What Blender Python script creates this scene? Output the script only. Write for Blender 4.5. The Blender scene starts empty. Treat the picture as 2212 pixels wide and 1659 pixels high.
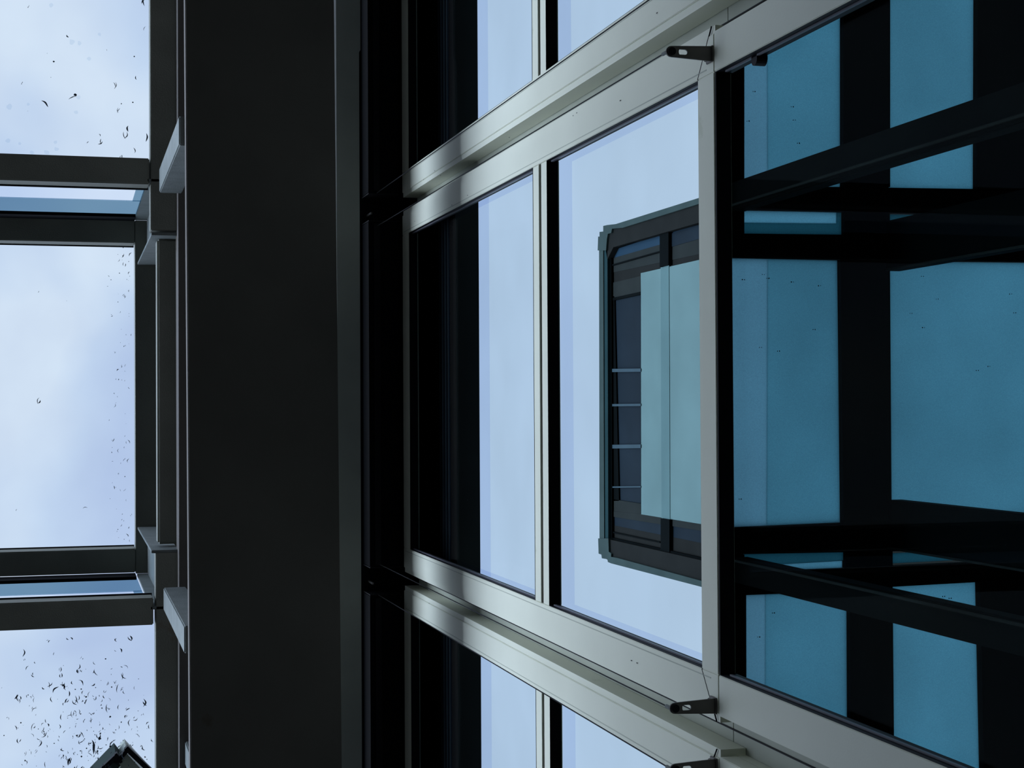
import bpy, bmesh, math, random
from mathutils import Vector, Matrix

# ---------------------------------------------------------------- camera, sky, sun, exposure
C = bpy.context.scene.collection
S = bpy.context.scene
F = 3500.0                                   # focal length in pixels of the 2212 px wide frame
VZ = Vector((150 - 1106, -(888 - 829.5), -F)).normalized()      # zenith in camera axes
XC = Vector((-.0065, 1, (-.0065 * 956 - 58.5 + .0) / F))
XC = (XC - VZ * XC.dot(VZ)).normalized()
YC = VZ.cross(XC)
M = Matrix((XC, YC, VZ))                     # camera axes -> world axes (X along facade, Y towards it, Z up)
cam = bpy.data.cameras.new('camera')
cam.sensor_width = 36; cam.lens = 36 * F / 2212; cam.clip_start = .02; cam.clip_end = 500
co = bpy.data.objects.new('camera', cam); C.objects.link(co)
co.matrix_world = M.to_4x4()
S.camera = co

S.view_settings.view_transform = 'Standard'
S.view_settings.look = 'None'
S.view_settings.gamma = 1
S.view_settings.exposure = 0.0
S.view_settings.use_curve_mapping = False

w = bpy.data.worlds.new('overcast_sky'); S.world = w; w.use_nodes = True
nt = w.node_tree; N = nt.nodes; L = nt.links; N.clear()
out = N.new('ShaderNodeOutputWorld'); bg = N.new('ShaderNodeBackground'); L.new(bg.outputs[0], out.inputs[0])
tc = N.new('ShaderNodeTexCoord')
mp = N.new('ShaderNodeMapping'); mp.inputs['Location'].default_value = (.37, .21, 0)
L.new(tc.outputs['Generated'], mp.inputs[0])
nz = N.new('ShaderNodeTexNoise'); nz.inputs['Scale'].default_value = 5.5; nz.inputs['Detail'].default_value = 3.5
nz.inputs['Roughness'].default_value = .45; nz.inputs['Distortion'].default_value = .3
L.new(mp.outputs[0], nz.inputs['Vector'])
rp = N.new('ShaderNodeValToRGB'); e = rp.color_ramp.elements
e[0].position = .40; e[0].color = (.49, .60, .83, 1)
e[1].position = .60; e[1].color = (.69, .79, .93, 1)
x = e.new(.49); x.color = (.57, .69, .885, 1)
L.new(nz.outputs['Fac'], rp.inputs[0])
sp = N.new('ShaderNodeSeparateXYZ'); L.new(tc.outputs['Generated'], sp.inputs[0])
mr = N.new('ShaderNodeMapRange'); mr.interpolation_type = 'SMOOTHSTEP'
mr.inputs['From Min'].default_value = -.72; mr.inputs['From Max'].default_value = -.985
mr.inputs['To Min'].default_value = 1.0; mr.inputs['To Max'].default_value = 13.0     # brighter cloud behind the viewer
L.new(sp.outputs['Y'], mr.inputs['Value'])
# the cloud is more even towards the facade side
m2 = N.new('ShaderNodeMapRange'); m2.interpolation_type = 'SMOOTHSTEP'
m2.inputs['From Min'].default_value = .10; m2.inputs['From Max'].default_value = .24
m2.inputs['To Min'].default_value = 0.0; m2.inputs['To Max'].default_value = .88
L.new(sp.outputs['Y'], m2.inputs['Value'])
ev = N.new('ShaderNodeMixRGB'); ev.inputs[2].default_value = (.57, .665, .83, 1)
L.new(m2.outputs[0], ev.inputs[0]); L.new(rp.outputs[0], ev.inputs[1])
L.new(ev.outputs[0], bg.inputs['Color']); L.new(mr.outputs[0], bg.inputs['Strength'])

# ---------------------------------------------------------------- helpers
def at(px, py, axis, val):
    """point of the sight line through photo pixel (px, py) where the given world axis has value val (survey of the photo)"""
    d = M @ Vector((px - 1106, -(py - 829.5), -F))
    return d * (val / d['XYZ'.index(axis)])

def mat(name, col, rough=.55, metal=0.0, noise=.12, scale=6.0, spec=.4, stain=None, bump=0.0):
    m = bpy.data.materials.new(name); m.use_nodes = True
    n = m.node_tree.nodes; l = m.node_tree.links; b = n['Principled BSDF']
    b.inputs['Roughness'].default_value = rough; b.inputs['Metallic'].default_value = metal
    b.inputs['Specular IOR Level'].default_value = spec
    t = n.new('ShaderNodeTexCoord'); z = n.new('ShaderNodeTexNoise'); z.inputs['Scale'].default_value = scale
    z.inputs['Detail'].default_value = 6; l.new(t.outputs['Object'], z.inputs['Vector'])
    r = n.new('ShaderNodeValToRGB'); e = r.color_ramp.elements
    e[0].position = .3; e[1].position = .7
    e[0].color = tuple(c * (1 - noise) for c in col) + (1,); e[1].color = tuple(min(1, c * (1 + noise)) for c in col) + (1,)
    l.new(z.outputs['Fac'], r.inputs[0]); src = r.outputs[0]
    if stain:
        z2 = n.new('ShaderNodeTexNoise'); z2.inputs['Scale'].default_value = stain[1]; z2.inputs['Detail'].default_value = 8
        z2.inputs['Roughness'].default_value = .65
        l.new(t.outputs['Object'], z2.inputs['Vector'])
        r2 = n.new('ShaderNodeValToRGB'); r2.color_ramp.elements[0].position = stain[2]; r2.color_ramp.elements[1].position = stain[2] + .03
        l.new(z2.outputs['Fac'], r2.inputs[0])
        mx = n.new('ShaderNodeMixRGB'); mx.inputs[2].default_value = tuple(stain[0]) + (1,)
        l.new(src, mx.inputs[1]); l.new(r2.outputs[0], mx.inputs[0]); src = mx.outputs[0]
    l.new(src, b.inputs['Base Color'])
    if bump:
        z3 = n.new('ShaderNodeTexNoise'); z3.inputs['Scale'].default_value = 180; l.new(t.outputs['Object'], z3.inputs['Vector'])
        bp = n.new('ShaderNodeBump'); bp.inputs['Strength'].default_value = bump; bp.inputs['Distance'].default_value = .002
        l.new(z3.outputs['Fac'], bp.inputs['Height']); l.new(bp.outputs[0], b.inputs['Normal'])
    return m

def glass(name, tint, refl=.03, rough=.0, wav=0.0):
    """thin pane: tinted straight-through light plus a weak mirror reflection"""
    m = bpy.data.materials.new(name); m.use_nodes = True
    n = m.node_tree.nodes; l = m.node_tree.links; n.clear()
    o = n.new('ShaderNodeOutputMaterial'); t = n.new('ShaderNodeBsdfTransparent'); g = n.new('ShaderNodeBsdfGlossy')
    a = n.new('ShaderNodeAddShader'); t.inputs[0].default_value = tuple(tint) + (1,)
    g.inputs['Color'].default_value = (refl, refl, refl, 1); g.inputs['Roughness'].default_value = rough
    if wav:
        tc = n.new('ShaderNodeTexCoord'); z = n.new('ShaderNodeTexNoise'); z.inputs['Scale'].default_value = 2.2; z.inputs['Detail'].default_value = 3
        l.new(tc.outputs['Object'], z.inputs['Vector'])
        r = n.new('ShaderNodeValToRGB'); e = r.color_ramp.elements; e[0].position = .3; e[1].position = .7
        e[0].color = tuple(c * (1 - wav) for c in tint) + (1,); e[1].color = tuple(min(1, c * (1 + wav * .5)) for c in tint) + (1,)
        l.new(z.outputs['Fac'], r.inputs[0]); l.new(r.outputs[0], t.inputs[0])
    l.new(t.outputs[0], a.inputs[0]); l.new(g.outputs[0], a.inputs[1]); l.new(a.outputs[0], o.inputs[0])
    return m

def frosted(name, col, noise=.08, scale=3.0, specks=None, grain=.1):
    m = bpy.data.materials.new(name); m.use_nodes = True
    n = m.node_tree.nodes; l = m.node_tree.links; n.clear()
    o = n.new('ShaderNodeOutputMaterial'); t = n.new('ShaderNodeBsdfTranslucent')
    tc = n.new('ShaderNodeTexCoord'); z = n.new('ShaderNodeTexNoise'); z.inputs['Scale'].default_value = scale; z.inputs['Detail'].default_value = 5
    l.new(tc.outputs['Object'], z.inputs['Vector'])
    r = n.new('ShaderNodeValToRGB'); e = r.color_ramp.elements; e[0].position = .3; e[1].position = .7
    e[0].color = tuple(c * (1 - noise) for c in col) + (1,); e[1].color = tuple(min(1, c * (1 + noise)) for c in col) + (1,)
    l.new(z.outputs['Fac'], r.inputs[0]); src = r.outputs[0]
    z2 = n.new('ShaderNodeTexNoise'); z2.inputs['Scale'].default_value = 420; z2.inputs['Detail'].default_value = 1
    l.new(tc.outputs['Object'], z2.inputs['Vector'])
    mr = n.new('ShaderNodeMapRange'); mr.inputs['From Min'].default_value = .3; mr.inputs['From Max'].default_value = .7
    mr.inputs['To Min'].default_value = 1 - grain; mr.inputs['To Max'].default_value = 1 + grain
    l.new(z2.outputs['Fac'], mr.inputs[0])
    mx = n.new('ShaderNodeVectorMath'); mx.operation = 'SCALE'; l.new(src, mx.inputs[0]); l.new(mr.outputs[0], mx.inputs['Scale'])
    l.new(mx.outputs[0], t.inputs[0]); l.new(t.outputs[0], o.inputs[0])
    return m

MT = dict(
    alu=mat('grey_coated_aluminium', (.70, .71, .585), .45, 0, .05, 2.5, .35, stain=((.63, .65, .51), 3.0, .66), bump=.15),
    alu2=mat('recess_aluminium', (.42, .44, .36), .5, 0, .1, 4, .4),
    black=mat('black_rubber', (.006, .006, .009), .55, 0, .2, 9, .15),
    bead=mat('glazing_bead', (.12, .12, .14), .35, 0, .1, 9, .5),
    steel=mat('olive_grey_painted_steel', (.20, .20, .165), .6, 0, .12, 5, .3, stain=((.19, .17, .13), 4, .66), bump=.3),
    steel_pale=mat('pale_galvanised_steel', (.15, .165, .155), .6, 0, .15, 14, .3, stain=((.03, .035, .045), 22, .645), bump=.4),
    beam=mat('dark_grey_beam_paint', (.105, .095, .085), .7, 0, .1, 3, .2, stain=((.09, .075, .06), 2.3, .64)),
    trim=mat('sage_soffit_paint', (.44, .46, .42), .6, 0, .06, 6, .3),
    dark=mat('near_black_metal', (.0035, .004, .006), .7, 0, .2, 3, .05),
    inner=mat('black_interior_steel', (.0022, .003, .003), .8, 0, .2, 2, .02),
    slab=mat('dark_roof_membrane', (.014, .015, .016), .8, 0, .2, 4, .2),
    slabedge=mat('dark_green_grey_edging', (.065, .075, .075), .7, 0, .1, 4, .2),
    brk=mat('bronze_bracket_steel', (.12, .11, .10), .45, .3, .1, 20, .4),
    concrete=mat('dark_paving', (.036, .035, .032), .85, 0, .2, 1.5, .2),
    wall=mat('grey_render_wall', (.11, .11, .105), .85, 0, .15, 1.0, .2),
    tower=mat('brown_grey_cladding', (.012, .0115, .0100), .8, 0, .12, 4, .04),
    tcop=mat('weathered_coping', (.036, .050, .045), .8, 0, .12, 3, .05),
    teal=mat('teal_reveal_panel', (.012, .030, .031), .8, 0, .15, 2, .05),
    tframe=mat('tower_window_frame', (.018, .0195, .0175), .8, 0, .1, 4, .04),
    tglass=mat('dark_blue_tower_glass', (.009, .014, .019), .6, 0, .2, 1.5, .04),
    tglass2=mat('blue_tower_glass', (.014, .032, .050), .6, 0, .1, 1.5, .04),
    g_up=glass('clear_window_glass', (.86, .93, .955), .004, 0, .03),
    g_low=glass('blue_tinted_window_glass', (.75, .85, .85), .002, 0, .04),
    g_ghost=glass('ghost_reflection_tint', (.91, .925, .98), .0),  # tint standing for ghost reflections along glass and slab edges
    g_roof=glass('rooflight_glass', (.96, .98, 1.0), .0, 0, .03),
    g_side=glass('lantern_side_glass', (.95, .97, 1.0), .0),
    g_blue=glass('blue_grey_side_film', (.47, .60, .68), .01),
    pale=mat('pale_sky_reflection', (.115, .165, .155), .9, 0, .1, 1.3, .05),  # sky reflection in the tower window, put into the colour
    sky_blue=frosted('reflected_blue_glazing', (.34, .556, .63), .10, 1.2),
    sky_mid=frosted('reflected_blue_grey_glazing', (.42, .60, .68), .06, 1.2),
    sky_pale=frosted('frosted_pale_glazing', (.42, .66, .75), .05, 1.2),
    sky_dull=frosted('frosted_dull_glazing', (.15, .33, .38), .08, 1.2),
    drop=mat('wet_grime', (.05, .065, .09), .15, 0, .3, 40, .6),
    drop2=glass('clear_water', (.93, .95, .97), .0),
    band=mat('pale_blue_band', (.022, .042, .052), .6, 0, .1, 5, .2), pale2=mat('mullion_shadow_blue', (.09, .138, .132), .9, 0, .1, 1.3, .05),
)

class MB:
    def __init__(s): s.bm = bmesh.new()
    def box(s, x0, x1, y0, y1, z0, z1, bev=0):
        x0, x1 = sorted((x0, x1)); y0, y1 = sorted((y0, y1)); z0, z1 = sorted((z0, z1))
        return s.prism([(x0, y0), (x1, y0), (x1, y1), (x0, y1)], z0, z1, 'Z', bev)
    def prism(s, pts, a0, a1, axis='Z', bev=0):
        """polygon pts in the two axes other than axis, extruded along it"""
        def mk(p, a):
            return {'Z': (p[0], p[1], a), 'Y': (p[0], a, p[1]), 'X': (a, p[0], p[1])}[axis]
        lo = [s.bm.verts.new(mk(p, a0)) for p in pts]; hi = [s.bm.verts.new(mk(p, a1)) for p in pts]
        n = len(pts); fs = [s.bm.faces.new(lo[::-1]), s.bm.faces.new(hi)]
        for i in range(n):
            fs.append(s.bm.faces.new((lo[i], lo[(i + 1) % n], hi[(i + 1) % n], hi[i])))
        if bev:
            es = {e for f in fs for e in f.edges}
            bmesh.ops.bevel(s.bm, geom=list(es), offset=bev, segments=2, affect='EDGES', clamp_overlap=True)
        return s
    def tube(s, a, b, r, seg=10):
        a = Vector(a); b = Vector(b); d = (b - a).normalized()
        q = Vector((0, 0, 1)).rotation_difference(d)
        ra = [s.bm.verts.new(a + q @ Vector((r * math.cos(t), r * math.sin(t), 0))) for t in [2 * math.pi * k / seg for k in range(seg)]]
        rb = [s.bm.verts.new(b + q @ Vector((r * math.cos(t), r * math.sin(t), 0))) for t in [2 * math.pi * k / seg for k in range(seg)]]
        s.bm.faces.new(ra[::-1]); s.bm.faces.new(rb)
        for k in range(seg): s.bm.faces.new((ra[k], ra[(k + 1) % seg], rb[(k + 1) % seg], rb[k]))
        return s
    def build(s, name, m, parent=None, origin=None):
        bmesh.ops.recalc_face_normals(s.bm, faces=s.bm.faces)
        o_ = Vector((0, 0, 0))
        if parent is None:
            if origin is None:
                vs = [v.co for v in s.bm.verts]
                o_ = sum(vs, Vector()) / len(vs)
            else: o_ = Vector(origin)
        else: o_ = parent['_o'] if False else ORG.get(parent.name, Vector())
        bmesh.ops.translate(s.bm, verts=s.bm.verts, vec=-o_)
        me = bpy.data.meshes.new(name); s.bm.to_mesh(me); s.bm.free()
        o = bpy.data.objects.new(name, me); C.objects.link(o); me.materials.append(MT[m] if isinstance(m, str) else m)
        if parent is None: o.location = o_; ORG[o.name] = o_
        else: o.parent = parent; ORG[o.name] = o_
        return o
ORG = {}

def tag(o, label=None, cat=None, group=None, kind=None):
    if label: o['label'] = label
    if cat: o['category'] = cat
    if group: o['group'] = group
    if kind: o['kind'] = kind
    return o
def empty(name, loc, label, cat, group=None):
    o = bpy.data.objects.new(name, None); C.objects.link(o); o.location = loc; o.empty_display_size = .1
    ORG[o.name] = Vector(loc); tag(o, label, cat, group); return o
def copy_tree(o, parent=None):
    c = o.copy(); C.objects.link(c); c.parent = parent
    for ch in o.children: copy_tree(ch, c)
    return c

# ---------------------------------------------------------------- ground and the wall behind the viewer
tag(MB().box(-90, 90, -90, 90, -1.75, -1.6).build('floor', 'concrete'), kind='structure')
tag(MB().box(-14, 14, -3.0, -2.7, -1.6, 5.2).build('wall_back', 'wall'), kind='structure')

# ---------------------------------------------------------------- facade bay: opening sash above, fixed window below
YF = 1.30; BACK = 1.36; YG = 1.335
XA, XB = -.655, .800            # outer edges of the sash in the middle bay
IA, IB = -.556, .701            # inner edges
PITCH = 1.511
def zf(px, y=YF): return at(px, 850, 'Y', y).z
ZT, ZTI = zf(871), zf(884)      # top edge, inner top edge
ZB_, ZBI = zf(1547), zf(1512)   # bottom edge, inner bottom edge
TR0, TR1 = zf(1182), zf(1152)   # transom
casement = empty('casement_window', (0.0725, YF, ZB_), '', 'window', 'tall upper windows of the facade')
f = MB()
f.box(XA, XA + .018, YF + .004, BACK, ZB_, ZT)
f.box(XB - .018, XB, YF + .004, BACK, ZB_, ZT)
DG = YG + .004
f.box(XA + .018, IA, YF, DG, ZB_, ZT, .0015)
f.box(IB, XB - .018, YF, DG, ZB_, ZT, .0015)
f.box(IA, IB, YF, DG, ZTI, ZT, .0015)
f.box(IA, IB, YF, DG, ZB_, ZBI, .0015)
f.build('frame', 'alu', casement)
# mitre joint lines and the shadow groove along the rebate
g = MB()
for sgn, xo, xi in ((1, XB, IB), (-1, XA, IA)):
    g.prism([(xi, ZBI), (xi + sgn * .0025, ZBI), (xo, ZB_ + .012), (xo - sgn * .0025, ZB_ + .012)], YF - .0008, YF + .002, 'Y')
g.build('mitre_joint', 'black', casement)
g = MB()
for xi, s in ((IA, -1), (IB, 1)):
    g.box(xi + s * .011, xi + s * .0135, YF - .0006, YF + .002, ZB_ + .04, ZT - .03)
g.build('seam_line', 'alu2', casement)
t = MB()
zt = (TR0 + TR1) / 2
t.box(IA, IB, YF + .003, DG, TR0, zt - .012, .001)
t.box(IA, IB, YF + .003, DG, zt + .012, TR1, .001)
tr = t.build('transom', 'alu', casement)
MB().box(IA, IB, YF + .009, DG - .001, zt - .013, zt + .013).build('transom_gap', 'black', tr)
for (z0, z1) in ((ZBI, TR0), (TR1, ZTI)):
    MB().box(IA, IB, YG, YG + .004, z0, z1).build('glass_pane', 'g_up', casement)
    b = MB(); e = .0015
    for (x0, x1) in ((IA, IA + e), (IB - e, IB)):
        b.box(x0, x1, YF + .002, YG, z0, z1)
    b.box(IA, IB, YF + .002, YG, z0, z0 + e); b.box(IA, IB, YF + .002, YG, z1 - e, z1)
    gk = b.build('gasket', 'black', casement)
    b = MB()
    for (x0, x1) in ((IA + e, IA + e + .004), (IB - e - .004, IB - e)):
        b.box(x0, x1, YF + .012, YF + .019, z0 + .004, z1 - .012)
    b.build('glazing_bead', 'bead', gk)
    b = MB()
    for (x0, x1) in ((IA, IA + .0008), (IB - .0008, IB)):
        b.box(x0, x1, YG + .005, 1.377, z0, z1)
    b.box(IA + .001, IB - .001, YG + .005, 1.377, z1 - .001, z1)
    b.build('ghost_strip', 'g_ghost', casement)  # double reflection of the reveal, built as a tinted strip

ZL = -.4
fixed = empty('fixed_window', (0.0725, YF, ZL), '', 'window', 'lower fixed windows of the facade')
f = MB(); zt2 = ZB_ - .003
f.box(XA + .014, IA, YF, DG, ZL, zt2, .0015); f.box(IB, XB - .014, YF, DG, ZL, zt2, .0015)
f.box(XA + .014, XA + .03, DG, BACK, ZL, zt2); f.box(XB - .03, XB - .014, DG, BACK, ZL, zt2)
f.box(IA, IB, YF, BACK, ZL, ZL + .08)
f.build('frame', 'alu', fixed)
MB().box(IA, IB, YF + .002, YG, zt2 - .004, zt2).build('head_rail', 'black', fixed)
MB().box(IA, IB, YG, YG + .004, ZL + .08, zt2).build('glass_pane', 'g_low', fixed)
b = MB()
for (x0, x1) in ((IA, IA + .0015), (IB - .0015, IB)): b.box(x0, x1, YF + .002, DG, ZL + .08, zt2 - .004)
gk = b.build('gasket', 'black', fixed)
b = MB()
for (x0, x1) in ((IA + .002, IA + .006), (IB - .006, IB - .002)): b.box(x0, x1, YF + .012, YF + .017, ZL + .1, zt2 - .03)
b.build('glazing_bead', 'bead', gk)
for k, lab in ((0, 'complete pale grey framed casement window in the middle, the tower showing in its glass'),
               (1, 'cut off casement window along the upper edge of the photo, above the middle one'),
               (-1, 'cut off casement window along the lower edge of the photo, below the middle one')):
    o = casement if k == 0 else copy_tree(casement)
    o.location.x += k * PITCH; o['label'] = lab
for k, lab in ((0, 'large blue tinted fixed window at the right, black framing seen through it'),
               (1, 'fixed window hidden mostly behind the grey mullion in the upper right corner'),
               (-1, 'fixed window hidden mostly behind the grey mullion in the lower right corner')):
    o = fixed if k == 0 else copy_tree(fixed)
    o.location.x += k * PITCH; o['label'] = lab
for k in (0, 1):
    xm = (XB + .027) if k == 0 else (XA - .027)
    zj = at(1577, 850, 'Y', BACK).z
    o = empty('facade_mullion', (xm, BACK, ZL), ('grey recessed mullion strip between the middle and the upper casement windows' if k == 0
              else 'grey recessed mullion strip between the middle and the lower casement windows'), 'mullion', 'recessed mullions of the facade')
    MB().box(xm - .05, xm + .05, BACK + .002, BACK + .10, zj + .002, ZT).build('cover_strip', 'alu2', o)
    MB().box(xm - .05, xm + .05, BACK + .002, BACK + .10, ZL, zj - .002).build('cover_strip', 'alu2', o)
    MB().box(xm - .045, xm + .045, BACK + .02, BACK + .09, zj - .01, zj + .01).build('joint_filler', 'black', o)
    MB().box(xm - .004, xm - .001, BACK - .001, BACK + .003, ZL, ZT).build('seam_line', 'black', o)

# ---------------------------------------------------------------- guide wires of the blinds with their brackets
def bracket(x, z, lab):
    o = empty('wire_bracket', (x, YF, z), lab, 'bracket', 'brackets that hold the guide wires')
    Y0, Y1 = YF - .104, YF
    pts = []
    for k in range(9):
        a = math.radians(-90 - 180 * k / 8); pts.append((x + .011 * math.sin(a) * 1.0, Y0 + .011 - .011 * abs(math.cos(a)) if False else Y0 + .011))
    outer = [(x - .016, Y1), (x + .016, Y1)]
    for k in range(9):
        a = math.pi * k / 8; outer.append((x + .0115 * math.cos(a), Y0 + .0115 - .0115 * math.sin(a)))
    inner = []
    cy, hl, r = Y0 + .036, .006, .0055
    for k in range(7):
        a = math.pi * k / 6; inner.append((x + r * math.cos(a), cy - hl - r * math.sin(a) * .4))
    for k in range(7):
        a = math.pi + math.pi * k / 6; inner.append((x + r * math.cos(a), cy + hl - r * math.sin(a)))
    bm = MB(); b = bm.bm
    def ring(p): 
        vs = [b.verts.new((u, v, z)) for u, v in p]
        return [b.edges.new((vs[i], vs[(i + 1) % len(vs)])) for i in range(len(vs))]
    es = ring(outer) + ring(inner)
    r_ = bmesh.ops.triangle_fill(b, use_beauty=True, use_dissolve=False, edges=es)
    fs = [g_ for g_ in r_['geom'] if isinstance(g_, bmesh.types.BMFace)]
    ex = bmesh.ops.extrude_face_region(b, geom=fs)
    bmesh.ops.translate(b, verts=[v for v in ex['geom'] if isinstance(v, bmesh.types.BMVert)], vec=(0, 0, .004))
    bm.build('arm', 'brk', o)
    MB().box(x - .017, x + .017, Y1 - .004, Y1, z - .004, z + .03, .001).build('foot', 'brk', o)
    MB().tube((x, Y0 + .012, z - .004), (x, Y0 + .012, z + .012), .0085, 16).build('clamp', 'black', o)
    MB().tube((x, Y0 + .004, z + .006), (x, Y0 + .004, z + .03), .004, 10).build('ferrule', 'steel_pale', o)
    MB().tube((x + .012, Y1 - .012, z + .004), (x + .012, Y1 - .012, z + .012), .004, 10).build('bolt', 'brk', o)
    MB().tube((x - .012, Y1 - .012, z + .004), (x - .012, Y1 - .012, z + .012), .004, 10).build('bolt', 'brk', o)
YW = YF - .1
for (px, py, lab, wl) in ((1540, 116, 'bronze slotted wire bracket on the mullion above the large blue window', 'thin dark guide wire running to the slotted bracket above the blue window'),
                          (1548, 1525, 'bronze slotted wire bracket on the mullion below the large blue window', 'thin dark guide wire running to the slotted bracket below the blue window'),
                          (1545, -26, 'wire bracket just peeking in at the upper edge of the photo', 'thin dark guide wire crossing the glass at the upper edge of the photo'),
                          (1549, 1656, 'wire bracket half cut off by the lower edge of the photo', 'thin dark guide wire along the mullion at the lower edge of the photo')):
    p = at(px, py, 'Y', YF)
    bracket(p.x, p.z, lab)
    tag(MB().tube((p.x, YW, p.z), (p.x, YW, 6.45), .0016, 8).build('guide_wire', 'black'), wl, 'wire', 'guide wires of the blinds')

# ---------------------------------------------------------------- blind cassettes and the soffit above the facade
ZS = ZT + .03
def Xs(py, px=820, z=None): return at(px, py, 'Z', z or ZS).x
yc0, yc1 = at(782, 850, 'Z', ZS).y, YF - .006
xa, xb = Xs(1225), Xs(478)
cas = empty('blind_cassette', ((xa + xb) / 2, yc0, ZS), '', 'blind cassette', 'blind cassettes above the windows')
MB().box(xa, xb, yc0 + .03, yc1, ZS, ZS + .16, .003).build('housing', 'dark', cas)
MB().box(xa + .01, xb - .01, yc0 + .05, yc0 + .075, ZS - .008, ZS).build('bottom_bar', 'black', cas)
MB().box(xa - .004, xa, yc0 + .03, yc1, ZS, ZS + .16).build('end_cap', 'black', cas)
MB().box(xb, xb + .004, yc0 + .03, yc1, ZS, ZS + .16).build('end_cap', 'black', cas)
for k, lab in ((0, 'black blind cassette over the complete middle casement window'), (1, 'black blind cassette over the casement at the upper edge'),
               (-1, 'black blind cassette over the casement at the lower edge')):
    o = cas if k == 0 else copy_tree(cas)
    o.location.x += k * PITCH; o['label'] = lab
for xg in ((XB + .027), (XA - .027)):
    MBx = MB().box(xg - .03, xg - .022, yc0 + .05, yc0 + .056, ZS + .06, ZS + .163)
    tag(MBx.build('cassette_hanger', 'brk'), 'small dim hanger in the gap ' + ('above' if xg > 0 else 'below') + ' the middle blind cassette', 'hanger', 'hangers between the blind cassettes')
# black backing board behind the cassettes
tag(MB().box(-4, 4, yc0 + .004, BACK + .12, ZS + .165, ZS + .2).build('soffit_board', 'dark'),
    'long black soffit board above the blind cassettes', 'soffit')
tag(MB().box(-4, 4, BACK + .0, BACK + .02, ZT + .002, ZS + .164).build('head_board', 'dark'), 'black board closing the wall above the casement windows', 'board')
ys0, ys1 = at(725.5, 0, 'Z', ZS).y, at(778, 0, 'Z', ZS).y
s_ = MB()
xn = at(778, 108, 'Z', ZS).x
s_.prism([(-4, ys0), (4, ys0), (4, ys1), (xn, ys1), (xn - .01, ys1 - .006), (-4, ys1 - .006)], ZS - .002, ZS + .05)
tag(s_.build('soffit_strip', 'trim'), 'long sage grey strip between the dark beam and the blind cassettes', 'trim strip')

# roof edge slab behind the upper windows
zr = 6.1
ya, yb, yc_, = 1.42, at(985, 850, 'Z', zr).y, at(1036, 850, 'Z', zr).y
slab = empty('eaves_slab', (0, ya, zr), 'black roof slab seen through the casement glass, long straight edge against the sky', 'roof slab')
MB().box(-5, 5, ya, yb, zr, zr + .55).build('slab_body', 'slab', slab)
MB().box(-5, 5, yb, yc_, zr, zr + .12, .002).build('edging', 'slabedge', slab)
MB().box(-5, 5, yc_, yc_ + .041, zr, zr + .002).build('slab_ghost_strip', 'g_ghost', slab)  # ghost reflection of the slab edge, added as a tinted strip
for k in range(5):
    MB().box(-5, 5, ya - .002 + .0, ya + .012 + k * 0, zr - .004 + k * .05, zr + .02 + k * .05).build('rib', 'dark', slab)

# ---------------------------------------------------------------- main beam, fascia
ZBM = 5.4
bl = [at(400, 0, 'Z', ZBM), at(411, 1659, 'Z', ZBM)]; br = [at(721.5, 0, 'Z', ZBM), at(738.5, 1659, 'Z', ZBM)]
def ext(a, b, X):  # line through a,b evaluated at X
    return a.y + (b.y - a.y) * (X - a.x) / (b.x - a.x)
beam = empty('roof_beam', (0, bl[0].y, ZBM), 'broad dark grey steel beam crossing the photo from top to bottom', 'beam')
MB().prism([(-3.5, ext(*bl, -3.5)), (3.5, ext(*bl, 3.5)), (3.5, ext(*br, 3.5)), (-3.5, ext(*br, -3.5))], ZBM, ZBM + .07, 'Z', .003).build('bottom_flange', 'beam', beam)
MB().box(-3.5, 3.5, .56, .62, ZBM + .07, ZBM + .5).build('web', 'beam', beam)
MB().box(-3.5, 3.5, .46, .72, ZBM + .5, ZBM + .55).build('top_flange', 'beam', beam)
yfa = at(386, 850, 'Z', 6.70).y
fas = empty('roof_fascia', (0, yfa, 6.70), 'narrow dark fascia showing in the slot beside the broad beam', 'fascia')
MB().box(-3.5, 3.5, yfa, yfa + .16, 6.70, 6.86, .002).build('fascia_board', 'beam', fas)
MB().box(-3.5, 3.5, .64, .70, 6.22, 6.86, .002).build('shade_board', 'beam', fas)  # unseen board added to shade the top of the facade

# ---------------------------------------------------------------- roof light: low and raised parts
H1, H2 = 6.8, 8.2
def q(px, py, z): v = at(px, py, 'Z', z); return v
def ring_rect(x0, y0, x1, y1, z, z1, m, name, lab, cat, group=None, parent=None, bev=.003):
    a = q(x0, (y0 + y1) / 2, z); b = q(x1, (y0 + y1) / 2, z); c = q((x0 + x1) / 2, y0, z); d = q((x0 + x1) / 2, y1, z)
    o = MB().box(d.x, c.x, a.y, b.y, z, z1, bev).build(name, m, parent)
    if parent is None: tag(o, lab, cat, group)
    return o
# low rafters (run across, towards the viewer's left)
YL = -3.0
def rafter(xa_, xb_, yend, z, h, lab, lip):
    o = empty('roof_rafter', ((xa_ + xb_) / 2, yend, z), lab, 'rafter', 'rafters of the glass roof')
    MB().box(xa_, xb_, YL, yend, z, z + h, .004).build('rafter_bar', 'steel', o)
    MB().box(min(xa_, xb_) - .006, max(xa_, xb_) + .006, YL, yend, z + h, z + h + .012).build('glazing_strip', 'black', o)
    return o
y322 = q(324, 850, H1).y; y290 = q(292, 850, H2).y
XR = dict(a0=q(150, 336, H1).x, a1=q(150, 393, H1).x, b0=q(150, 1298, H1).x, b1=q(150, 1357, H1).x,
          c0=q(150, 470, H2).x, c1=q(150, 522, H2).x, d0=q(150, 1189, H2).x, d1=q(150, 1241, H2).x)
rafter(XR['a1'], XR['a0'], y322, H1, .13, 'olive grey rafter under the upper left pane with a worn patch near its end', 0)
rafter(XR['b1'], XR['b0'], y322 + .012, H1, .13, 'olive grey rafter just above the rain spotted lower left pane', 0)
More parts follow.
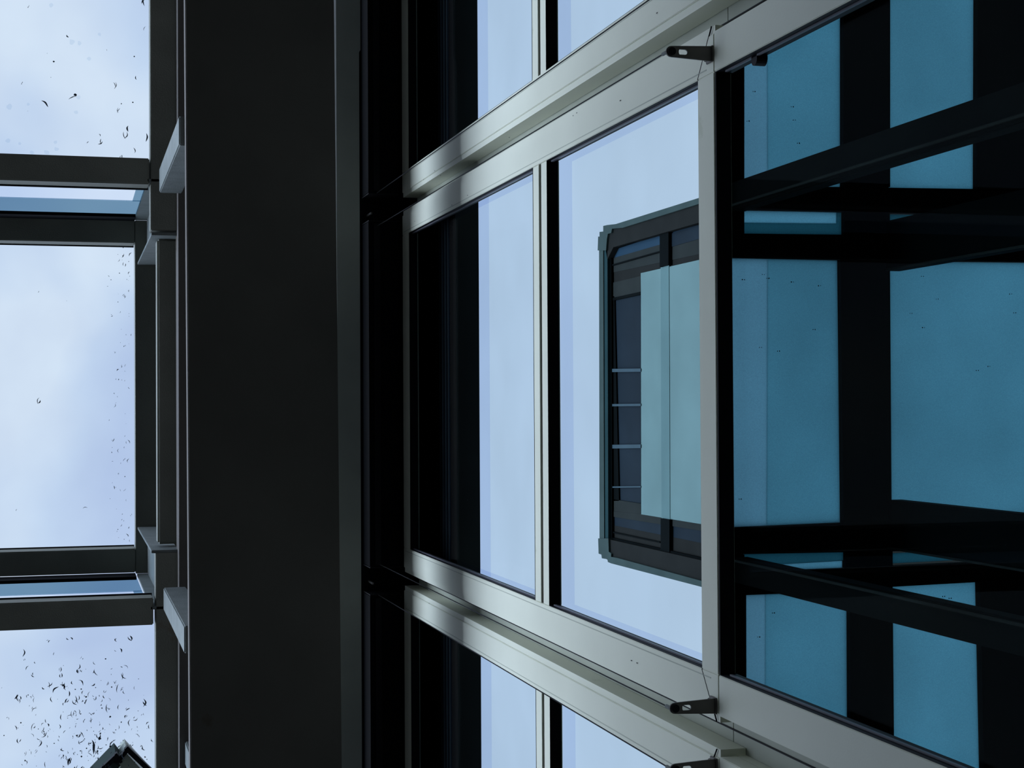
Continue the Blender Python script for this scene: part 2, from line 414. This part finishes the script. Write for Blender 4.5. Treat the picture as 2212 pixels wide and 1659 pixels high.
rafter(XR['c1'], XR['c0'], y290, H2, .16, 'raised rafter along the upper side of the middle roof pane', 0)
rafter(XR['d1'], XR['d0'], y290, H2, .16, 'raised rafter along the lower side of the middle roof pane', 0)

# edge beams (run along the facade direction)
y380 = q(380.5, 300, H1).y
xE1 = q(350, 498, H1).x; xE2 = q(350, 1192, H1).x
tag(MB().box(xE1, 4, q(325, 300, H1).y, y380 + .004, H1, H1 + .12, .003).build('edge_beam', 'steel'), 'olive grey edge beam beside the upper left roof pane', 'edge beam', 'edge beams of the glass roof')
tag(MB().box(-4, xE2, q(337, 1500, H1).y, y380 + .004, H1, H1 + .12, .003).build('edge_beam', 'steel'), 'olive grey edge beam beside the rain spotted lower left pane', 'edge beam', 'edge beams of the glass roof')
zD = 6.94
tag(MB().box(xE2 + .02, xE1 - .02, q(340, 850, zD).y, y380 + .03, zD, zD + .12, .008).build('tie_beam', 'steel'), 'middle edge tube with a speckled pale flank, between the two edge beams', 'edge beam', 'edge beams of the glass roof')
XF = dict(t1=q(300, 476, H2).x, t2=q(300, 572, H2).x, u2=q(300, 1138, H2).x, u1=q(300, 1239, H2).x)
y333 = q(340, 850, H2).y; y317 = q(318, 850, H2).y
tag(MB().box(XF['u1'], XF['t1'], y290 + .001, y333 + .1, H2, H2 + .14, .002).build('raised_edge_beam', 'steel'), 'raised edge beam along the side of the middle roof pane', 'edge beam', 'edge beams of the glass roof')
for (xx, s, yy, lab) in ((XF['t1'], 1, q(290, 476, H2).y, 'pale upright plate at the upper end of the raised rooflight, next to the blue strip'),
                     (XF['t2'], 1, q(292, 572, H2).y + .012, 'pale upright plate at the upper end of the speckled tube'),
                     (XF['u2'], -1, q(292, 1138, H2).y + .012, 'pale upright plate at the lower end of the speckled tube'),
                     (XF['u1'], -1, q(296, 1239, H2).y, 'pale upright plate at the lower end of the raised rooflight, next to the blue strip')):
    o = MB().box(xx, xx + s * .012, yy, yy + .11, H1 + .0, H2 - .002, .001).build('curb_plate', 'steel_pale')
    tag(o, lab, 'plate', 'upright plates of the raised rooflight')
for (x0, x1, lab) in ((XF['t2'] + .013, XF['t1'] - .001, 'narrow pale lining between the two upper upright plates'), (XF['u1'] + .001, XF['u2'] - .013, 'narrow pale lining between the two lower upright plates')):
    tag(MB().box(x0, x1, y317, y317 + .012, H1 + .13, H2 - .002).build('curb_lining', 'steel_pale'), lab, 'lining', 'linings of the raised rooflight')

# glass panes
tag(MB().box(XR['a0'] - .01, 3.2, YL, y322 + .01, H1 + .143, H1 + .150).build('roof_pane', 'g_roof'), 'upper left glass roof pane with a few dark specks and clear drops', 'glass pane', 'panes of the glass roof')
tag(MB().box(XR['d1'] + .09, XR['c1'] + .01, YL, y290 + .01, H2 + .173, H2 + .18).build('roof_pane', 'g_roof'), 'middle glass roof pane, drops along its right side', 'glass pane', 'panes of the glass roof')
tag(MB().box(-3.4, XR['b1'] + .01, YL, y322 + .03, H1 + .143, H1 + .150).build('roof_pane', 'g_roof'), 'lower left glass roof pane covered with rain drops', 'glass pane', 'panes of the glass roof')
# upright side glazing between the low and the raised rafters
for (s, X, lab) in ((1, XF['t1'] + .0, 'blue strip of upright rooflight glass near the upper left'), (-1, XF['u1'] - .0, 'blue strip of upright rooflight glass near the lower left')):
    o = empty('side_glazing', (X, y290, H1), lab, 'glass strip', 'upright glazing of the rooflight')
    zc = at(150, 431 if s > 0 else 1281, 'X', X).z
    yr = q(287, 850, zc).y
    MB().box(X, X + s * .004, YL, yr, H1 + .13, zc, 0).build('clear_glass', 'g_side', o)
    MB().box(X, X + s * .004, YL, y290 - .002, zc, H2 - .04, 0).build('blue_glass', 'g_blue', o)
    MB().box(X, X + s * .004, yr, y290 - .002, H1 + .13, zc, 0).build('blue_glass', 'g_blue', o)
    MB().box(X - s * .004, X + s * .012, YL, y290 - .002, H2 - .16 if s > 0 else H2 - .18, H2 - .001, 0).build('top_seal', 'black', o)

# posts between the beam and the roof edge
for (xa_, xb_, yp, lab) in ((q(341, 373, H1).x, q(341, 424, H1).x, q(341, 400, H1).y, 'short pale post with flaking paint below the upper left rafter'),
                            (q(350, 1263, H1).x, q(350, 1311, H1).x, q(350, 1290, H1).y, 'short pale post below the lower left rafter'),
                            (q(396, 1590, H1).x, q(396, 1640, H1).x, q(396, 1600, H1).y, 'sliver of a pale post in the slot at the lower edge of the photo')):
    o = MB().box(xa_, xb_, yp, yp + .09, ZBM + .072, H1 - .002 if yp < yfa - .1 else 6.69, .004).build('roof_post', 'steel_pale')
    tag(o, lab, 'post', 'posts under the glass roof')

# ---------------------------------------------------------------- rain on the roof panes
random.seed(7)
def streak(mb, x, y, z, ln, wd, ang, curve):
    n = 7; prev = None
    dx, dy = math.cos(ang), math.sin(ang)
    for k in range(n):
        t = k / (n - 1) - .5
        u = t * ln; v = curve * ln * (1 - 4 * t * t) + .025 * ln * math.sin(7 * t + x * 50)
        wv = wd * (1 - (2 * t) ** 2) * .5 + wd * .12
        cx, cy = x + u * dx - v * dy, y + u * dy + v * dx
        a = mb.bm.verts.new((cx - dy * wv, cy + dx * wv, z)); b = mb.bm.verts.new((cx + dy * wv, cy - dx * wv, z))
        t_ = mb.bm.verts.new((cx, cy, z + wd * .4)); bt = mb.bm.verts.new((cx, cy, z - wd * .15))
        if prev:
            pa, pb, pt, pbt = prev
            mb.bm.faces.new((pa, a, bt, pbt)); mb.bm.faces.new((pbt, bt, b, pb)); mb.bm.faces.new((pb, b, t_, pt)); mb.bm.faces.new((pt, t_, a, pa))
        prev = (a, b, t_, bt)
def blob(mb, x, y, z, r):
    n = 9; vs = [mb.bm.verts.new((x + r * (.7 + .6 * random.random()) * math.cos(6.283 * k / n), y + r * (.7 + .6 * random.random()) * math.sin(6.283 * k / n), z)) for k in range(n)]
    top = mb.bm.verts.new((x, y, z + r * .5)); bot = mb.bm.verts.new((x, y, z - r * .2))
    for k in range(n):
        mb.bm.faces.new((vs[k], vs[(k + 1) % n], top)); mb.bm.faces.new((vs[(k + 1) % n], vs[k], bot))
PX = 1.95e-3   # one photo pixel on the low panes, in metres
def scatter(pts, z, name, m, lab, minl=4, maxl=14, wd=1.6):
    mb = MB()
    for (px, py, s) in pts:
        p = q(px, py, z)
        if random.random() < .25: blob(mb, p.x, p.y, z, PX * s * (.6 + random.random()))
        else:
            for k in range(random.choice((1, 1, 2))):
                streak(mb, p.x + random.gauss(0, 2) * PX * k, p.y + random.gauss(0, 3) * PX * k, z, PX * s * random.uniform(minl, maxl), PX * s * wd * random.uniform(.5, 1.2),
                       random.choice((0, math.pi)) + random.gauss(.15, .55), random.choice((-1, 1)) * random.uniform(.08, .28))
    return tag(mb.build(name, m), lab, 'rain drops', None, 'stuff')
zt_ = H1 + .162
low = []
for i in range(300):
    px = random.triangular(0, 335, 200); py = random.triangular(1370, 1700, 1640)
    low.append((px, py, random.choice((.55, .65, .8, 1.0, 1.2))))
low += [(310, 1518, 2.2), (232, 1530, 1.9), (238, 1548, 1.6), (255, 1487, 1.6), (268, 1495, 1.5), (168, 1450, 1.7), (120, 1490, 1.6), (35, 1505, 1.7), (66, 1505, 1.4), (215, 1595, 2.2), (200, 1614, 2.4), (238, 1612, 2.8), (322, 1570, 1.8), (150, 1645, 2.0), (262, 1560, 1.5), (280, 1380, 1.4), (261, 1405, 1.3)]
scatter(low, zt_, 'rain_drops', 'drop', 'dark curled rain drops scattered over the lower left roof pane')
top = [(116, 133, 1.4), (97, 224, 1.5), (247, 183, 1.2), (163, 205, 2.4), (157, 212, 1.6), (310, 3, 1.8), (290, 122, 1), (313, 62, .9), (215, 292, 1.3), (218, 305, 1.2), (277, 278, 1.5), (270, 292, 1.3),
       (262, 224, 1.3), (256, 238, .9), (287, 221, 1.0), (294, 168, .9), (102, 115, .6), (60, 16, .6), (230, 108, .6), (48, 178, .6), (60, 240, .5), (190, 308, .6), (289, 325, .9), (263, 338, .7), (316, 297, 2.2), (110, 167, 1.0), (146, 78, 1.1)]
scatter(top, zt_, 'rain_drops', 'drop', 'few dark specks and drops on the upper left roof pane')
mid = [(266, 535, 1.3), (282, 550, 1.1), (278, 565, 1.2), (279, 590, 1.6), (265, 552, .9), (256, 562, .8), (258, 590, 1.0), (84, 866, 1.6), (36, 1102, .7), (144, 650, .7), (184, 1098, 1.0), (83, 630, .6)]
for i in range(75):
    py = random.uniform(540, 1180); mid.append((random.triangular(225, 287, 280), py, random.choice((.5, .6, .8))))
scatter(mid, H2 + .19, 'rain_drops', 'drop', 'small dark drops along the right side of the middle roof pane')
clr = [(16, 300, 3.4), (42, 306, 2.2), (68, 325, 3), (100, 325, 3.5), (122, 318, 3), (120, 303, 2.5), (155, 85, 4), (172, 88, 3), (193, 121, 2.8), (20, 225, 4), (60, 220, 2), (170, 205, 3), (165, 238, 3), (215, 68, 2.6), (110, 5, 3)]
mb = MB()
for (px, py, s) in clr:
    p = q(px, py, zt_); blob(mb, p.x, p.y, zt_ + .05, PX * s * 1.5)
tag(mb.build('water_spots', 'drop2'), 'clear water spots on the upper left roof pane', 'water drops', None, 'stuff')

# ---------------------------------------------------------------- hooded vent on the roof, bottom left
zv = H1 + .45
vent = empty('roof_vent', tuple(q(262, 1640, zv)), 'dark rimmed corner of a roof vent poking up behind the wet lower left pane', 'roof vent')
def vp(px, py, z=zv): v = q(px, py, z); return (v.x, v.y)
MB().prism([vp(274, 1630), vp(330, 1690), vp(285, 1740), vp(236, 1690), vp(262, 1658), vp(258, 1652)], zv + .02, zv + .35).build('hood', 'alu2', vent)
rim = MB()
def bar2(a, b, wpx, z0, z1):
    ax, ay = vp(*a); bx, by = vp(*b); d = Vector((bx - ax, by - ay)); n = Vector((-d.y, d.x)).normalized() * wpx * PX / 2
    rim.prism([(ax + n.x, ay + n.y), (bx + n.x, by + n.y), (bx - n.x, by - n.y), (ax - n.x, ay - n.y)], z0, z1)
bar2((272, 1616), (345, 1686), 11, zv, zv + .04); bar2((276, 1620), (250, 1650), 9, zv - .001, zv + .039)
bar2((254, 1632), (192, 1690), 10, zv - .002, zv + .038); bar2((250, 1628), (262, 1648), 6, zv - .003, zv + .037)
rim.build('rim', 'black', vent)
MB().prism([vp(250, 1634), vp(262, 1650), vp(232, 1700), vp(196, 1690)], zv + .05, zv + .3).build('cowl', 'tcop', vent)

# ---------------------------------------------------------------- glass roof reflection in the blue windows, built as a solid rooflight
ZR = 5.7
def rq(px, py, z=ZR): v = at(px, py, 'Z', z); return (v.x, v.y)
rear = empty('reflected_rooflight', tuple(at(1700, 850, 'Z', ZR)), 'reflection of the glass roof, built as a frosted blue rooflight behind the large tinted window', 'rooflight')
def rpane(pts, m, name='reflected_roof_pane', dz=.0):
    MB().prism([rq(*p) for p in pts], ZR + .03 + dz, ZR + .034 + dz).build(name, m, rear)
rpane([(1607, -500), (1663, -500), (1665, 404), (1607, 404)], 'sky_mid')
rpane([(1663, -500), (1826, -500), (1826, 404), (1665, 404)], 'sky_blue')
rpane([(1922, -500), (2113, -500), (2110, 415), (1922, 408)], 'sky_blue')
rpane([(1607, 452), (1814, 457), (1814, 481), (1607, 479)], 'sky_pale')
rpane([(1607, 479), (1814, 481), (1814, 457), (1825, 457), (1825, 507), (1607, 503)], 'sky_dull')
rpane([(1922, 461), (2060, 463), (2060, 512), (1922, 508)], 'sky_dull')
rpane([(1578, 556), (1665, 558), (1663, 1137), (1582, 1141)], 'sky_mid')
rpane([(1665, 558), (1816, 561), (1822, 1130), (1663, 1137)], 'sky_blue')
rpane([(1922, 563), (2300, 567), (2300, 1106), (1926, 1122)], 'sky_blue')
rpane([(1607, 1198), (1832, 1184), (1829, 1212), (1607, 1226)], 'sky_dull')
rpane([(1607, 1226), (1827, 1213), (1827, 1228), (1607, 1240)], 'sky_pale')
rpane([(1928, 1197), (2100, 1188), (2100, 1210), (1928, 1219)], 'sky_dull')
rpane([(1610, 1288), (1660, 1286), (1660, 2200), (1612, 2200)], 'sky_mid')
rpane([(1660, 1286), (1836, 1280), (1840, 2200), (1660, 2200)], 'sky_blue')
rpane([(1928, 1268), (2115, 1257), (2135, 2200), (1935, 2200)], 'sky_blue')
def rbar(pts, name='glazing_bar', dz=0):
    MB().prism([rq(*p) for p in pts], ZR + dz, ZR + .05 + dz).build(name, 'inner', rear)
rbar([(1560, -500), (1608, -500), (1608, 404), (1560, 404)])
rbar([(1822, -500), (1923, -500), (1923, 404), (1822, 404)])
rbar([(2114, -500), (2500, -500), (2500, 414), (2111, 414)])
rbar([(1560, 400), (2500, 414), (2500, 470), (2110, 462), (1560, 452)])
rbar([(1560, 453), (1608, 453), (1608, 505), (1560, 505)])
rbar([(1826, 440), (1923, 440), (1923, 520), (1826, 520)], dz=.002)
rbar([(2061, 465), (2500, 470), (2500, 512), (2061, 508)])
rbar([(1560, 504), (2500, 514), (2500, 568), (1816, 560), (1560, 556)])
rbar([(1560, 556), (1579, 556), (1583, 1141), (1560, 1141)])
rbar([(1816, 556), (1923, 556), (1927, 1141), (1823, 1141)], dz=.002)
rbar([(1560, 1141), (2500, 1100), (2500, 1180), (1560, 1198)])
rbar([(1560, 1198), (1608, 1198), (1610, 1240), (1560, 1240)])
rbar([(1829, 1150), (1929, 1150), (1929, 1290), (1829, 1290)], dz=.002)
rbar([(2101, 1185), (2500, 1170), (2500, 1212), (2101, 1212)])
rbar([(1560, 1238), (1830, 1228), (2500, 1198), (2500, 1236), (1560, 1288)])
rbar([(1560, 1285), (1612, 1285), (1614, 2200), (1560, 2200)])
rbar([(1836, 1275), (1929, 1270), (1937, 2200), (1841, 2200)], dz=.002)
rbar([(2117, 1250), (2500, 1230), (2500, 2200), (2137, 2200)])
k = 1.035
Y1_ = 2.42; Y2_ = 3.07
def inner_post(x0, x1, y, d, lab, highlight_x=None):
    o = empty('inner_post', ((x0 + x1) / 2, y, -1.6), lab, 'post', 'black inner posts under the reflected rooflight')
    MB().box(x0, x1, y, y + d, -1.6, ZR - .002, .004).build('post_body', 'inner', o)
    r0 = x0 if highlight_x is None else highlight_x
    MB().box(r0, r0 + .008, y - .01, y, -1.6, ZR - .004).build('ridge_highlight', 'tframe', o)  # highlight along the post edge, painted as a paler strip
    return o
inner_post(.297 * k * Y1_, .340 * k * Y1_, Y1_, .06, 'black slanting inner post behind the upper half of the tinted window', .303 * k * Y1_)
inner_post(-.264 * k * Y1_, -.226 * k * Y1_, Y1_, .06, 'black slanting inner post behind the lower half of the tinted window', -.232 * k * Y1_)
inner_post(.166 * k * Y2_, .2275 * k * Y2_, Y2_, .06, 'deeper black inner post, upper one of the pair near the right edge')
inner_post(-.174 * k * Y2_, -.114 * k * Y2_, Y2_, .06, 'deeper black inner post, lower one of the pair near the right edge')

# ---------------------------------------------------------------- roof tower seen through the middle casement
YT = 5.0
def tq(px, py, y=YT): v = at(px, py, 'Y', y); return (v.x, v.z)
tower = empty('roof_tower', tuple(at(1450, 860, 'Y', YT)), 'roof tower with a big glazed opening, standing beyond the middle casement window', 'tower')
def tp(pts, y, d, name, m, parent=None): return MB().prism([tq(*p, y) for p in pts], y, y + d, 'Y').build(name, m, parent or tower)
XT1, XT0 = .342 * k * YT, -.279 * k * YT
ztop = tq(1297, 850)[1]
MB().box(XT0 + .03, XT1 - .03, YT + .9, YT + 1.1, 6.2, ztop - .1).build('rear_wall', 'tower', tower)
# side walls
tp([(1312, 560), (1303, 505), (1330, 487), (1600, 403), (1600, 455), (1325, 534)], YT, .9, 'side_wall', 'tower')
tp([(1306, 1163), (1600, 1230), (1600, 1287), (1320, 1214), (1304, 1204)], YT, .9, 'side_wall', 'tower')
# coping: stepped at both corners
tp([(1291, 541), (1292, 511), (1295, 511), (1295, 501), (1303, 500), (1303, 488), (1312, 486), (1330, 484), (1600, 399), (1600, 412), (1345, 492),
    (1322, 494), (1320, 503), (1313, 505), (1311, 516), (1309, 541)], YT - .02, .06, 'coping', 'tcop')
tp([(1292, 1163), (1314, 1163), (1315, 1192), (1320, 1196), (1320, 1203), (1332, 1205), (1600, 1278), (1600, 1290), (1320, 1217), (1313, 1214), (1312, 1208), (1300, 1206), (1299, 1198), (1293, 1196)], YT - .02, .06, 'coping', 'tcop')
tp([(1294, 538), (1303, 538), (1305, 1166), (1295, 1166)], YT - .01, .05, 'coping', 'tcop')
tp([(1303, 538), (1312, 536), (1314, 1166), (1305, 1166)], YT, .05, 'reveal_panel', 'teal')
# window frame and glazing
tp([(1311, 534), (1320, 532), (1322, 1172), (1313, 1170)], YT + .03, .08, 'window_frame', 'inner')
tp([(1315, 536), (1600, 440), (1600, 448), (1315, 541)], YT + .028, .08, 'window_frame', 'inner')
tp([(1315, 1160), (1600, 1224), (1600, 1232), (1315, 1167)], YT + .028, .08, 'window_frame', 'inner')
tp([(1425, 505), (1444, 500), (1444, 572), (1425, 577)], YT + .02, .08, 'mullion', 'inner')
tp([(1427, 1120), (1446, 1123), (1446, 1196), (1427, 1192)], YT + .02, .08, 'mullion', 'inner')
tp([(1427, 578), (1445, 573), (1447, 1122), (1429, 1119)], YT + .040, .004, 'mullion_shadow', 'pale2')  # soft shade of the mullion within the reflection, painted as a darker band
tp([(1316, 541), (1600, 448), (1600, 478), (1316, 560)], YT + .06, .02, 'upper_glass', 'tglass2')
tp([(1444, 506), (1600, 458), (1600, 490), (1444, 535)], YT + .05, .02, 'dark_glass', 'tglass')
tp([(1316, 560), (1600, 478), (1600, 530), (1318, 590)], YT + .055, .02, 'grey_panel', 'tframe')
tp([(1316, 573), (1425, 542), (1425, 545), (1316, 576)], YT + .04, .02, 'panel_seam', 'inner')
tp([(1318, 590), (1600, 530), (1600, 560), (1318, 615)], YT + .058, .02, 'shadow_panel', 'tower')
tp([(1318, 612), (1384, 596), (1384, 632), (1320, 644)], YT + .05, .02, 'transom_rail', 'tframe')
tp([(1318, 640), (1384, 626), (1384, 1090), (1322, 1082)], YT + .065, .02, 'dark_glass', 'tglass')
tp([(1320, 644), (1384, 630), (1384, 636), (1320, 650)], YT + .045, .02, 'panel_seam', 'inner')
tp([(1318, 640), (1327, 640), (1337, 1082), (1318, 1082)], YT + .05, .02, 'inner_jamb', 'inner')
tp([(1384, 590), (1384.5, 632), (1385, 1111), (1600, 1146), (1600, 541)], YT + .045, .006, 'reflection_pane', 'pale')  # roof glass reflected in the tower window, painted as a pale panel
tp([(1320, 1078), (1384, 1088), (1384, 1110), (1322, 1104)], YT + .05, .02, 'transom_rail', 'tframe')
tp([(1320, 1104), (1384, 1110), (1600, 1146), (1600, 1160), (1322, 1116)], YT + .048, .02, 'sill_rail', 'tframe')
tp([(1322, 1114), (1600, 1158), (1600, 1196), (1322, 1136)], YT + .056, .02, 'dark_glass', 'tglass')
tp([(1322, 1134), (1600, 1190), (1600, 1226), (1322, 1162)], YT + .055, .02, 'grey_panel', 'tower')
tp([(1322, 1148), (1425, 1170), (1425, 1173), (1322, 1151)], YT + .04, .02, 'panel_seam', 'inner')
for (y0, y1) in ((796, 803), (872, 877), (960, 968), (1050, 1053)):
    tp([(1305, y0 + 1), (1384, y0), (1384, y1), (1305, y1 + 1)], YT + .036, .004, 'pale_band', 'band')  # faint pale bands across the dark glass

# dirt on the reflected rooflight and on the facade
random.seed(3)
mb = MB()
for (px, py) in ((1718, 228), (1622, 259), (1731, 307), (1722, 257), (1635, 195), (1612, 603), (1655, 592), (1665, 600), (1777, 616), (1718, 608), (1765, 711), (1649, 750), (1688, 758),
                 (2032, 645), (2191, 634), (1975, 676), (2000, 596), (2002, 707), (2144, 791), (2119, 800), (2200, 675), (2046, 1290), (2060, 1294), (2030, 1297), (1605, 1079), (1645, 1378), (1677, 1326)):
    for k in (-1, 1):
        x_, y_ = rq(px + k * 2.2, py); blob(mb, x_, y_, ZR + .026, .0022 * random.uniform(.7, 1.3))
tag(mb.build('dirt_specks', 'inner'), 'small paired dirt specks on the blue reflected rooflight', 'dirt', None, 'stuff')
mb = MB()
for (px, py) in ((939, 369), (915, 388), (952, 379), (905, 407), (1010, 422), (896, 478), (976, 443), (1419, 28), (1246, 244), (1238, 250), (1340, 217), (1100, 297), (1364, 1427), (1376, 1432), (927, 1303), (1432, 1522), (1010, 1080)):
    p = at(px, py, 'Y', YF - .001)
    n = 7; vs = [mb.bm.verts.new((p.x + .0016 * math.cos(6.283 * i / n) * random.uniform(.6, 1.2), YF - .0012, p.z + .005 * math.sin(6.283 * i / n) * random.uniform(.6, 1.4))) for i in range(n)]
    t_ = mb.bm.verts.new((p.x, YF - .002, p.z)); b_ = mb.bm.verts.new((p.x, YF - .0002, p.z))
    for i in range(n):
        mb.bm.faces.new((vs[i], vs[(i + 1) % n], t_)); mb.bm.faces.new((vs[(i + 1) % n], vs[i], b_))
tag(mb.build('dirt_specks', 'black'), 'tiny dark specks on the pale window frames', 'dirt', None, 'stuff')
p = at(1652, 128, 'Y', YG)
MB().tube((p.x, YF + .012, p.z), (p.x, YG, p.z), .014, 18).build('bracket_reflection', 'black', fixed)  # mirror image of the bracket in the glass, put in as a black disc
